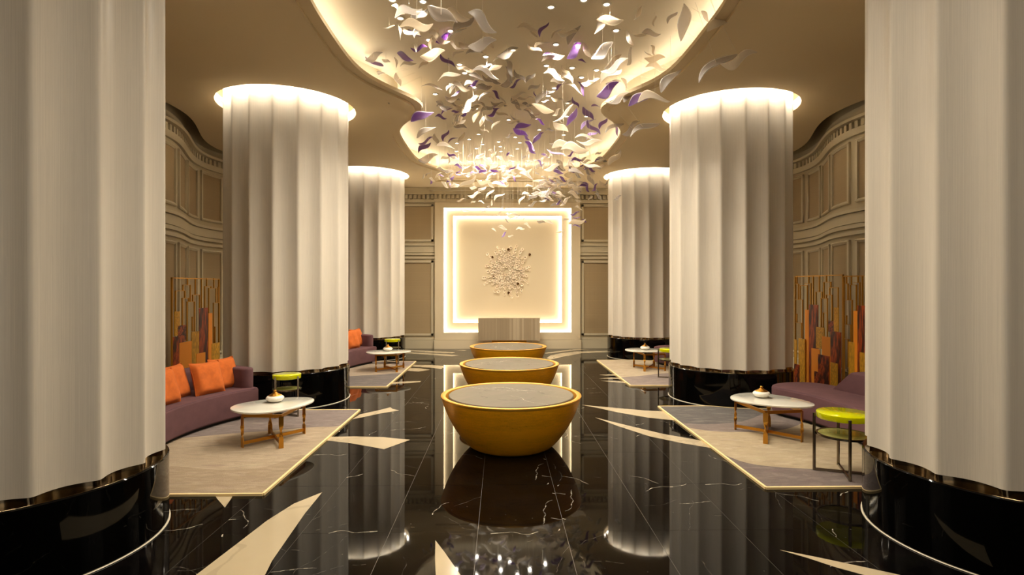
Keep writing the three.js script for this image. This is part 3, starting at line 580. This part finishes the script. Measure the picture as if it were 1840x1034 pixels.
// ---------------------------------------------------------------- gold bowls
const bowlPts = [[0, 0.002], [0.36, 0.002], [0.40, 0.006]]; for (const [r, h] of [[0.445, 0.028], [0.487, 0.066], [0.53, 0.115], [0.57, 0.168], [0.608, 0.225], [0.642, 0.285], [0.672, 0.345], [0.70, 0.41], [0.724, 0.475], [0.742, 0.53]]) bowlPts.push([r, h]);
const bowlRim = [[0.742, 0.53], [0.750, 0.546], [0.748, 0.556], [0.738, 0.559], [0.700, 0.555], [0.694, 0.547], [0.688, 0.50], [0.66, 0.47], [0, 0.47]];
const bowls = [['gold bowl table with grey marble lid, farthest from the reception desk', -0.035, -5.97], ['gold bowl table with grey marble lid, middle of the three', -0.018, -8.40], ['gold bowl table with grey marble lid, closest to the reception desk', 0.0, -10.87]];
bowls.forEach(([lab, x, z], i) => {
  const o = thing('bowl_table', lab, 'table', [x, 0.001, z], 0, 'gold bowl tables along the middle');
  const sp = new THREE.SplineCurve(bowlPts.slice(2).map(p => new THREE.Vector2(...p))).getPoints(40).map(p => [p.x, p.y]);
  part('bowl', lathe([...bowlPts.slice(0, 2), ...sp], 96), M.gold, o);
  part('rim', toCreasedNormals(lathe(bowlRim, 96), 0.7), M.goldRim, o);
  const lid = toCreasedNormals(lathe([[0, 0.471], [0.66, 0.471], [0.668, 0.478], [0.668, 0.548], [0.66, 0.556], [0, 0.556]], 96), 0.6);
  const p = lid.attributes.position, uv = lid.attributes.uv; for (let k = 0; k < p.count; k++) uv.setXY(k, 0.5 + p.getX(k) / 1.4, 0.5 + p.getZ(k) / 1.4);
  const l = part('stone_lid', lid, M.stoneTop, o); l.rotation.y = [0, 1.1, 2.3][i];
});

// ---------------------------------------------------------------- reception desk
{
  const o = thing('reception_desk', 'cantilevered reception desk with ribbed taupe front on gold foot', 'desk', [0.075, 0, -14.9]);
  const hw = 0.815, y0 = 0.31, y1 = 0.905, d = 0.27;
  part('body', bx(-hw + 0.006, hw - 0.006, y0, y1 - 0.02, -d, d), M.slatDark, o);
  part('counter', rbx(2 * hw, 0.022, 2 * d + 0.03, 0.004, 0, y1 - 0.011, 0), M.slatPale, o);
  part('foot', bx(-0.46, 0.46, 0.001, y0, -0.2, 0.2), M.gold, o).userData.label = 'gold metal foot';
  let x = -hw;
  while (x < hw - 0.01) { let w = Math.min([0.018, 0.03, 0.05, 0.085][rnd() * 4 | 0], hw - x); part('rib', bx(x, x + w - 0.005, y0, y1 - 0.023, d, d + rr(0.012, 0.022)), [M.slat, M.slatPale, M.slat, M.slat][rnd() * 4 | 0], o); x += w; }
}

// ---------------------------------------------------------------- wall sculpture of blossoms
{
  const o = thing('wall_sculpture', 'starburst of small cream blossoms on the lit feature panel', 'sculpture', [BC - 0.005, 2.16, ZB - 0.36]);
  const blo = lathe([[0, 0.012], [0.012, 0.014], [0.024, 0.03], [0.04, 0.048], [0.05, 0.046], [0.047, 0.034], [0.03, 0.012], [0.012, 0.0], [0, 0]], 14); blo.rotateX(PI / 2);
  const dot = new THREE.SphereGeometry(0.011, 8, 6); dot.translate(0, 0, 0.022);
  const add = (r, a, s, dark) => { const b = part('blossom', blo, dark ? M.blossomDark : M.blossom, o); b.position.set(r * Math.cos(a), r * 1.02 * Math.sin(a), rr(0.0, 0.03)); b.scale.setScalar(s); b.rotation.set(rr(-0.3, 0.3), rr(-0.3, 0.3), 0); part('stamen', dot, dark ? M.blossomDark : M.slatDark, b); };
  let k = 0;
  for (let ring = 0; ring < 7; ring++) { const r = 0.12 + ring * 0.052, n = 10 + ring * 3; for (let i = 0; i < n; i++) add(r + rr(-0.02, 0.02), 2 * PI * (i + rr(-0.2, 0.2)) / n + ring * 0.4, rr(0.7, 0.95)); }
  for (let i = 0; i < 26; i++) { const a = 2 * PI * i / 26 + rr(-0.06, 0.06), n = 2 + (rnd() * 3 | 0); for (let j = 0; j < n; j++) add(0.48 + j * rr(0.07, 0.095), a + rr(-0.04, 0.04), rr(0.65, 0.95), false); }
  for (const [x, y] of [[217, 263], [503, 127], [860, 214], [716, 585], [662, 712], [497, 868], [240, 593]]) { const dx = (x - 480) / 9.4 * 0.0154, dy = -(y - 500) / 9.4 * 0.0154; add(Math.hypot(dx, dy), Math.atan2(dy, dx), 0.8, true); }
}

// ---------------------------------------------------------------- gilded skyline screens
function screen(label, X, ox, oy, sc, frameX, panels, bars) {
  const C = (x, y) => { const w = atX(ox + x / sc, oy + y / sc, X); return [w.z, w.y]; };
  const o = thing('folding_screen', label, 'screen', [X, 0, 0], 0, 'gilded skyline screens'); const s = Math.sign(X);
  const zA = C(frameX[0], 300)[0], zB = C(frameX[1], 300)[0], z0 = Math.min(zA, zB), z1 = Math.max(zA, zB), top = C((frameX[0] + frameX[1]) / 2, 104)[1], bot = 0.004;
  part('frame', [bx(-0.012, 0.012, bot, top, z0, z0 + 0.014), bx(-0.012, 0.012, bot, top, z1 - 0.014, z1), bx(-0.012, 0.012, top - 0.014, top, z0, z1), bx(-0.012, 0.012, bot, bot + 0.03, z0, z1)], M.screenMetal, o);
  for (const [a, b, c, d, m] of panels) {
    const p = C(a, b), q = C(c, b), r = C((a + c) / 2, d); let ya = (p[1] + q[1]) / 2, yb = d > 690 ? bot + 0.03 : r[1]; const za = Math.max(z0 + 0.014, Math.min(p[0], q[0])), zb = Math.min(z1 - 0.014, Math.max(p[0], q[0]));
    const off = -s * 0.002 * (panels.findIndex(e => e[0] === a && e[1] === b) + 1);
    part('colour_panel', bx(off - 0.006, off + 0.006, yb, ya, za, zb), [M.orangeGlass, M.tortoise, M.oliveGold, M.screenMetal][m], o);
  }
  for (const [k, a, b, c] of bars) {
    if (k) { const p = C(a, b), r = C(a, c); part('bar', bx(-0.009, 0.009, r[1], p[1], p[0] - 0.0065, p[0] + 0.0065), M.screenMetal, o); }
    else { const p = C(b, a), q = C(c, a), y = (p[1] + q[1]) / 2; part('bar', bx(-0.009, 0.009, y - 0.004, y + 0.004, Math.max(z0, Math.min(p[0], q[0])), Math.min(z1, Math.max(p[0], q[0]))), M.screenMetal, o); }
  }
}
const V = (x, a, b) => [1, x, a, b], Hh = (y, a, b) => [0, y, a, b];
screen('gilded skyline screen behind orange-cushioned sofa', -4.9, 300, 480, 5.17, [42, 484],
  [[68, 413, 118, 640, 2], [97, 543, 172, 690, 1], [50, 645, 155, 865, 1], [108, 695, 242, 866, 0], [222, 600, 300, 866, 2], [290, 382, 372, 866, 1], [375, 430, 411, 868, 0], [262, 800, 345, 866, 0], [402, 708, 475, 868, 2]],
  [V(190, 104, 166), Hh(168, 146, 218), V(148, 168, 222), V(216, 168, 322), Hh(222, 77, 165), V(79, 222, 413), V(165, 222, 290), Hh(290, 140, 203), V(142, 290, 543), V(200, 290, 322), Hh(323, 183, 256), V(187, 323, 690), V(255, 323, 600), V(263, 104, 258), Hh(260, 236, 302), V(239, 260, 322), V(301, 260, 382), V(321, 104, 382), V(369, 104, 180), Hh(181, 348, 412), V(350, 181, 382), V(409, 181, 198), Hh(198, 385, 458), V(388, 198, 430), V(435, 104, 196), V(456, 198, 333), Hh(334, 430, 484), V(432, 334, 708), V(475, 185, 333), V(235, 463, 600), V(446, 555, 708)]);
screen('gilded skyline screen with tall tortoiseshell tower beside charcoal-cornered rug column', 4.9, 1410, 470, 4.136, [78, 436],
  [[155, 360, 182, 790, 0], [185, 322, 250, 895, 1], [238, 490, 298, 650, 2], [283, 563, 382, 910, 0], [332, 445, 388, 525, 1], [348, 524, 424, 790, 1], [374, 343, 408, 522, 2], [208, 650, 268, 905, 0], [258, 698, 340, 910, 1], [352, 755, 404, 925, 2], [232, 822, 284, 905, 1], [115, 575, 163, 790, 2], [84, 580, 102, 765, 2], [84, 765, 125, 885, 1]],
  [V(92, 106, 168), Hh(168, 80, 105), V(103, 168, 283), Hh(285, 80, 138), V(134, 285, 575), Hh(457, 80, 130), V(126, 457, 572), V(180, 106, 163), Hh(165, 150, 197), V(195, 165, 322), Hh(180, 113, 172), V(117, 180, 283), V(169, 180, 360), V(213, 106, 322), V(258, 106, 225), Hh(227, 230, 280), V(233, 227, 322), V(278, 227, 276), V(311, 106, 152), Hh(154, 290, 345), V(292, 154, 276), Hh(276, 268, 320), V(318, 276, 563), V(272, 276, 490), V(343, 154, 195), Hh(196, 330, 400), V(335, 196, 250), V(398, 196, 343), Hh(250, 305, 355), V(309, 250, 276), V(352, 250, 445), V(288, 383, 563), Hh(383, 283, 318), V(91, 390, 457)]);
screen('gilded skyline screen behind the backrest of the sofa without cushions', 4.9, 1410, 470, 4.136, [438, 740],
  [[515, 368, 545, 778, 0], [545, 328, 600, 700, 1], [480, 600, 523, 785, 2], [565, 680, 620, 800, 2], [640, 420, 690, 800, 0]],
  [V(460, 105, 165), Hh(166, 448, 472), V(470, 166, 287), Hh(288, 445, 505), V(502, 288, 600), V(496, 105, 175), Hh(176, 485, 535), V(488, 176, 288), V(533, 176, 368), V(545, 105, 157), Hh(158, 515, 562), V(558, 158, 328), V(578, 105, 328), V(460, 402, 470), Hh(470, 445, 495), V(493, 470, 600), V(472, 578, 785), Hh(578, 440, 480), V(620, 105, 420), V(680, 105, 420)]);

// ---------------------------------------------------------------- downlights in the recess
const spotAt = [];
{
  const pins = [[705, 1], [760, 4], [719.5, 34], [810, 57], [771, 73], [922, 91], [873, 103], [826, 117], [835, 132], [803, 134], [812, 152], [853, 158], [782, 170], [855, 196], [884, 209.6], [914, 216], [990, 14], [1049, 1], [1090, 9], [1107, 56], [968, 78], [999, 81], [1038, 78], [982, 119], [1028, 123], [1072, 127], [1045, 140], [996, 159], [985, 173], [1020, 186], [961, 209], [1054, 210], [1018, 210], [969, 234], [1013, 243], [926, 247], [934, 257], [860, 242], [821, 258], [867, 260], [896, 255.5], [899, 264], [929.5, 268], [952, 273], [900, 272.5], [898, 283], [916, 279.5], [856, 267.5], [820, 272.5], [979.5, 278], [843, 251], [857, 284]];
  const spots = pins.map(p => { const w = atH(p[0], p[1], TOP - 0.01); return [w.x, w.z]; });
  for (let k = 0; k < 12; k++) spots.push([-1.45 + 2.9 * ((k * 0.618) % 1), -5.9 + k * 0.4]);
  for (const p of [[0.8, -0.4], [-1.1, 0.1], [0.3, 0.8]]) spots.push(p);
  const trim = lathe([[0.03, 0.004], [0.036, -0.004], [0.05, -0.004], [0.055, 0.006], [0.03, 0.006]], 20), lens = lathe([[0, -0.0005], [0.03, -0.0005], [0.03, 0.004], [0, 0.004]], 20);
  for (const [x, z] of spots) {
    spotAt.push([x, z]);
    const o = thing('downlight', 'small round downlight in the upper ceiling above the glass leaves', 'downlight', [x, TOP - 0.006, z], 0, 'downlights above the chandelier');
    part('trim', trim, M.trimWhite, o); part('lamp_lens', lens, M.lens, o);
    const l = new THREE.SpotLight(WARM, DOWNLIGHT, 0, 1.3, 0.6, 2); l.position.set(0, -0.012, 0); l.target.position.set(0, -2, 0); l.shadow.radius = 1.5; l.castShadow = true; o.add(l); o.add(l.target);
  }
}

// ---------------------------------------------------------------- chandelier of glass leaves
{
  const o = thing('chandelier', 'cascading chandelier of clear and violet glass leaves on fine wires', 'chandelier');
  function leafGeo(bend, twist, wid, violet) {
    const n = 12, m = 8, pos = [], col = [], idx = [];
    for (let i = 0; i <= n; i++) {
      const t = i / n, x = t - 0.5, y = bend * Math.sin(2 * PI * t) * 0.5 + bend * 0.25 * Math.sin(PI * t), z = 0.10 * Math.sin(PI * t) * (bend > 0 ? 1 : -1) - 0.05, w = wid * Math.pow(Math.sin(PI * Math.min(1, Math.max(0, 0.02 + 0.96 * Math.pow(t, 0.85)))), 0.9) * 0.5, th = 0.010 + 0.012 * Math.sin(PI * t), tw = twist * (t - 0.5);
      for (let j = 0; j < m; j++) {
        const a = 2 * PI * j / m, u = w * Math.cos(a), v = th * Math.sin(a) + 0.35 * w * (Math.cos(a) ** 2), c = Math.cos(tw), s = Math.sin(tw);
        pos.push(x, y + u * c - v * s, z + u * s + v * c);
        const e = j === 0 || j === 4; if (violet) e ? col.push(0.8, 0.72, 0.82) : col.push(0.27, 0.14, 0.36); else { const k = e ? 1 : 0.74; col.push(k, k, k); }
      }
    }
    for (let i = 0; i < n; i++) for (let j = 0; j < m; j++) { const a = i * m + j, b = i * m + (j + 1) % m; idx.push(a, b, a + m, b, b + m, a + m); }
    for (let j = 1; j < m - 1; j++) idx.push(0, j + 1, j, n * m, n * m + j, n * m + j + 1);
    const g = new THREE.BufferGeometry(); g.setAttribute('position', new THREE.Float32BufferAttribute(pos, 3)); g.setAttribute('color', new THREE.Float32BufferAttribute(col, 3)); g.setIndex(idx); g.setAttribute('uv', new THREE.Float32BufferAttribute(new Array(pos.length / 3 * 2).fill(0), 2)); g.computeVertexNormals(); return g;
  }
  const shapes = [[0.16, 0.7, 0.34], [0.22, -0.6, 0.30], [-0.14, 1.0, 0.38], [0.10, -0.9, 0.36], [-0.22, 0.5, 0.28]];
  const geos = [false, true].map(v => shapes.map(s => leafGeo(...s, v)));
  // read off the photograph: x, y, length and tilt in a crop's pixels, kind 0 white 1 clear 2 violet
  const A = [[805, 70, 110, -28, 0], [895, 105, 230, 25, 1], [1160, 120, 290, -33, 1], [1290, 130, 210, -20, 0], [1500, 185, 260, -33, 1], [1550, 285, 130, -50, 0], [1505, 358, 230, 18, 1], [810, 180, 150, -75, 0], [730, 190, 90, 10, 0], [940, 185, 110, -25, 2], [960, 215, 260, 12, 0], [1085, 215, 130, 80, 0], [1140, 310, 200, -28, 0], [1285, 280, 180, 30, 1], [975, 335, 130, 3, 2], [945, 390, 80, -75, 0], [605, 395, 150, 20, 1], [705, 420, 70, -20, 1], [610, 485, 180, -30, 2], [860, 470, 150, -28, 2], [785, 480, 90, -80, 1], [1090, 445, 200, 12, 0], [1020, 500, 120, 50, 0], [1215, 460, 150, -40, 2], [1220, 505, 60, -85, 1], [470, 588, 120, 8, 2], [615, 595, 160, 12, 1], [805, 650, 115, -70, 1], [695, 775, 170, -65, 0], [755, 800, 140, -75, 2], [740, 885, 120, 0, 0], [1225, 635, 190, 10, 0], [1085, 720, 160, -8, 1], [1340, 525, 120, -25, 1], [1655, 470, 130, 15, 0], [1535, 490, 90, 0, 0], [1530, 610, 210, -18, 1], [1610, 560, 110, 15, 0], [1720, 560, 150, -65, 1], [1665, 760, 110, -50, 0], [1510, 730, 140, 15, 1], [1320, 720, 150, -15, 0], [955, 845, 110, 30, 1], [1000, 965, 200, 15, 2], [825, 990, 90, -88, 2], [915, 945, 120, 30, 1], [1160, 970, 90, -5, 2], [1210, 915, 110, 30, 2], [1180, 880, 120, -5, 1], [1265, 810, 110, 20, 0], [1380, 870, 150, 55, 0], [1440, 860, 100, 20, 0], [1430, 810, 90, 25, 0], [1505, 850, 100, -40, 1], [1620, 850, 100, -20, 1], [1455, 960, 110, 60, 0], [1500, 1000, 90, 70, 0], [1560, 985, 90, -50, 1], [1260, 1000, 110, 60, 0], [1310, 930, 90, 70, 0], [1780, 830, 110, -40, 1]];
  const B = [[180, 160, 135, 0, 0], [505, 205, 150, 55, 1], [680, 115, 170, 65, 0], [750, 140, 170, -5, 0], [940, 40, 110, 60, 0], [1060, 25, 70, 80, 0], [1030, 155, 130, 3, 1], [950, 140, 90, -10, 0], [1255, 150, 240, 85, 1], [1180, 45, 100, 50, 1], [1405, 65, 90, -60, 1], [1500, 170, 190, 28, 0], [1625, 210, 140, -40, 1], [1385, 245, 100, 35, 1], [1395, 310, 160, 80, 1], [1045, 300, 70, -65, 0], [1015, 285, 50, -30, 0], [885, 240, 110, -65, 0], [900, 360, 150, 70, 1], [1060, 395, 130, 0, 0], [1070, 460, 140, -5, 0], [590, 310, 120, -55, 0], [700, 340, 200, 40, 1], [680, 300, 130, 40, 1], [360, 400, 150, 10, 0], [450, 430, 90, -50, 0], [375, 470, 130, -55, 0], [460, 495, 120, -60, 0], [50, 470, 130, -65, 1], [130, 525, 110, -45, 1], [365, 525, 150, -25, 0], [390, 560, 90, 0, 0], [640, 535, 70, 8, 0], [770, 420, 150, 40, 0], [780, 440, 190, 25, 1], [760, 520, 180, 35, 0], [775, 555, 100, 10, 1], [850, 545, 80, -60, 1], [740, 615, 180, 35, 2], [550, 595, 110, -60, 2], [560, 355, 50, -20, 2], [230, 600, 90, 20, 1], [240, 640, 50, -70, 2], [280, 665, 120, 60, 1], [500, 610, 130, -30, 0], [600, 570, 90, 0, 0], [1300, 435, 130, 20, 0], [1205, 475, 100, 25, 0], [1170, 550, 200, 48, 1], [1235, 600, 140, 38, 2], [1410, 560, 110, -60, 2], [1490, 460, 290, 35, 1], [1640, 400, 230, 15, 0], [1060, 690, 260, 8, 0], [965, 680, 180, 28, 2], [1055, 640, 120, 30, 1], [800, 660, 200, 25, 1], [900, 660, 140, 35, 1], [1040, 590, 90, 60, 1], [655, 720, 70, 0, 2], [515, 680, 80, -55, 2], [390, 685, 90, -20, 0], [425, 770, 170, 40, 1], [600, 780, 110, -50, 2], [490, 805, 130, 60, 2], [290, 745, 150, -15, 0], [150, 680, 100, -25, 0], [410, 870, 120, -35, 0], [640, 870, 130, -50, 2], [600, 850, 120, 35, 2], [705, 850, 90, 55, 2], [630, 930, 90, 30, 2], [780, 880, 130, 25, 1], [790, 895, 80, -70, 2], [900, 880, 150, 38, 1], [990, 890, 200, 22, 1], [1080, 860, 90, -80, 2], [855, 955, 70, -70, 2], [610, 960, 180, 5, 0], [255, 945, 100, 48, 2], [270, 840, 70, -30, 2], [150, 870, 110, 10, 2], [170, 935, 80, -45, 2], [430, 1000, 150, 10, 0], [200, 1005, 90, -45, 2], [60, 930, 60, 30, 1]];
  const C = [[260, 150, 150, 25, 1], [255, 205, 110, 20, 2], [250, 262, 110, 35, 2], [280, 335, 140, 20, 1], [405, 255, 130, -8, 0], [335, 200, 80, -70, 1], [405, 175, 90, 65, 2], [455, 205, 80, 20, 2], [425, 350, 50, 70, 1], [1010, 262, 110, -48, 2], [1060, 190, 100, 55, 2], [940, 155, 120, -30, 2], [1195, 285, 130, -20, 2], [1190, 225, 80, 10, 1], [1240, 250, 140, 8, 0], [1080, 375, 60, -45, 2], [1330, 275, 190, -5, 0], [1450, 375, 150, -12, 0], [1620, 335, 130, 50, 0], [1410, 195, 150, -3, 0], [1525, 350, 80, -10, 1], [1310, 355, 60, -45, 1], [1165, 400, 110, 20, 0], [1420, 430, 80, -50, 1], [1345, 440, 120, -10, 1], [1450, 490, 90, -60, 1], [985, 465, 110, -30, 1], [895, 485, 50, -55, 2], [1175, 500, 80, -45, 2], [1140, 535, 70, -35, 2], [1245, 490, 60, -40, 2], [1400, 530, 70, 15, 2], [680, 510, 120, -20, 0], [775, 525, 90, -12, 0], [560, 510, 150, 35, 0], [475, 540, 80, 5, 0], [610, 595, 90, 15, 0], [665, 565, 70, 40, 1], [720, 600, 90, 50, 0], [790, 615, 90, 35, 0], [545, 710, 70, -20, 0], [600, 655, 40, 30, 0], [660, 655, 50, -15, 0], [735, 660, 40, 80, 0], [515, 640, 60, 15, 0], [885, 745, 90, 0, 0], [750, 855, 40, -30, 0], [820, 885, 50, 50, 2], [870, 897, 40, 0, 0], [940, 848, 60, 5, 0], [810, 840, 70, -15, 0], [990, 825, 60, -20, 0], [1090, 795, 60, -10, 1], [1150, 800, 60, -20, 0], [1330, 730, 70, 10, 2], [1345, 760, 60, -5, 2], [1345, 828, 60, -5, 2], [1350, 795, 120, 15, 0], [1360, 700, 60, -20, 0], [1400, 790, 40, -20, 2], [1225, 865, 60, 10, 0], [1445, 625, 40, 50, 0], [300, 505, 40, 75, 2], [435, 535, 40, -70, 2], [1270, 780, 50, 15, 0]];
  const L = [];
  for (const a of A) L.push([540 + a[0] / 4.595, a[1] / 4.595, a[2] / 4.595, a[3], a[4]]);
  for (const a of B) L.push([900 + a[0] / 3.829, a[1] / 3.829, a[2] / 3.829, a[3], a[4]]);
  for (const a of C) L.push([700 + a[0] / 4, 200 + a[1] / 4, a[2] / 4, a[3], a[4]]);
  // the dense drifts of small leaves further in: centre, spread, count, length, share of violet
  for (const [x, y, sx, sy, n, len, pv] of [[1000, 345, 60, 17, 70, 17, 0.12], [860, 300, 50, 26, 46, 14, 0.15], [930, 300, 60, 22, 36, 15, 0.1], [1040, 290, 40, 26, 30, 17, 0.25], [840, 190, 45, 40, 26, 22, 0.2], [960, 190, 55, 40, 26, 21, 0.3], [800, 320, 26, 12, 14, 13, 0.15], [905, 385, 40, 10, 8, 12, 0.1], [770, 60, 60, 40, 8, 34, 0.2], [1000, 60, 70, 40, 8, 34, 0.15], [850, 110, 50, 30, 10, 28, 0.1]])
    for (let i = 0; i < n; i++) { const g = () => (rnd() + rnd() + rnd() - 1.5) * 1.3; L.push([x + sx * g(), y + sy * g(), len * rr(0.6, 1.35), rr(-50, 60), rnd() < pv ? 2 : rnd() < 0.5 ? 0 : 1]); }
  const baseDepth = y => { const T = [[-20, 5.0], [60, 5.9], [130, 7.0], [200, 8.6], [260, 10.2], [320, 11.6], [380, 12.6], [440, 13.2]]; for (let i = 1; i < T.length; i++) if (y < T[i][0]) { const [a, b] = T[i - 1], [c, d] = T[i]; return b + (d - b) * (y - a) / (c - a); } return 13.2; };
  const right = new THREE.Vector3(Math.cos(YAW), 0, Math.sin(YAW));
  L.sort((a, b) => b[2] - a[2]);
  const wires = [], rest = [];
  L.forEach(([px, py, len, ang, kind], i) => {
    const b = baseDepth(py); let d = Math.max(b - 0.9, Math.min(b + 0.9, 0.6 * b + 0.4 * (320 / len))) + rr(-0.25, 0.25);
    const w = atD(px, py, d), size = Math.min(0.5, Math.max(0.12, len * d / 1000 * 1.08));
    if (w.y > TOP - 0.1) w.y = TOP - 0.1;
    const q = new THREE.Quaternion().setFromAxisAngle(new THREE.Vector3(0, 1, 0), rr(-0.35, 0.35));
    q.multiply(new THREE.Quaternion().setFromAxisAngle(new THREE.Vector3(0, 0, 1), ang * D2R)).multiply(new THREE.Quaternion().setFromAxisAngle(new THREE.Vector3(1, 0, 0), rr(-1.0, 1.0)));
    const geo = geos[kind === 2 ? 1 : 0][i % 5];
    if (i < 300) { const m = part('glass_leaf', geo, glassLeaf[kind], o); m.position.copy(w); m.quaternion.copy(q); m.scale.setScalar(size); }
    else rest.push([kind, geo, new THREE.Matrix4().compose(w, q, new THREE.Vector3(size, size, size))]);
    let z = Math.max(-14.2, Math.min(1, w.z)); const lim = recessW(z) - 0.2; let tx = Math.max(RC - lim, Math.min(RC + lim, w.x));
    for (const q of spotAt) { const dx = tx - q[0], dz = z - q[1], L = Math.hypot(dx, dz); if (L < 0.09) { tx = q[0] + (L > 1e-4 ? dx / L : 1) * 0.09; z = q[1] + (L > 1e-4 ? dz / L : 0) * 0.09; } }
    wires.push(bar([w.x, w.y, w.z], [tx, TOP - 0.001, z], 0.0022, 0.0022));
  });
  for (const kind of [0, 1, 2]) { const l = rest.filter(r => r[0] === kind).map(r => { const g = r[1].clone(); g.applyMatrix4(r[2]); return g.toNonIndexed(); }); if (l.length) part('small_leaves', mergeGeometries(l), glassLeaf[kind], o).userData.kind = 'stuff'; }
  part('suspension_wires', wires, M.wire, o).userData.kind = 'stuff';
}

scene.traverse(n => { if (n.isMesh) { n.castShadow = true; n.receiveShadow = true; } });
renderer.render(scene, camera);
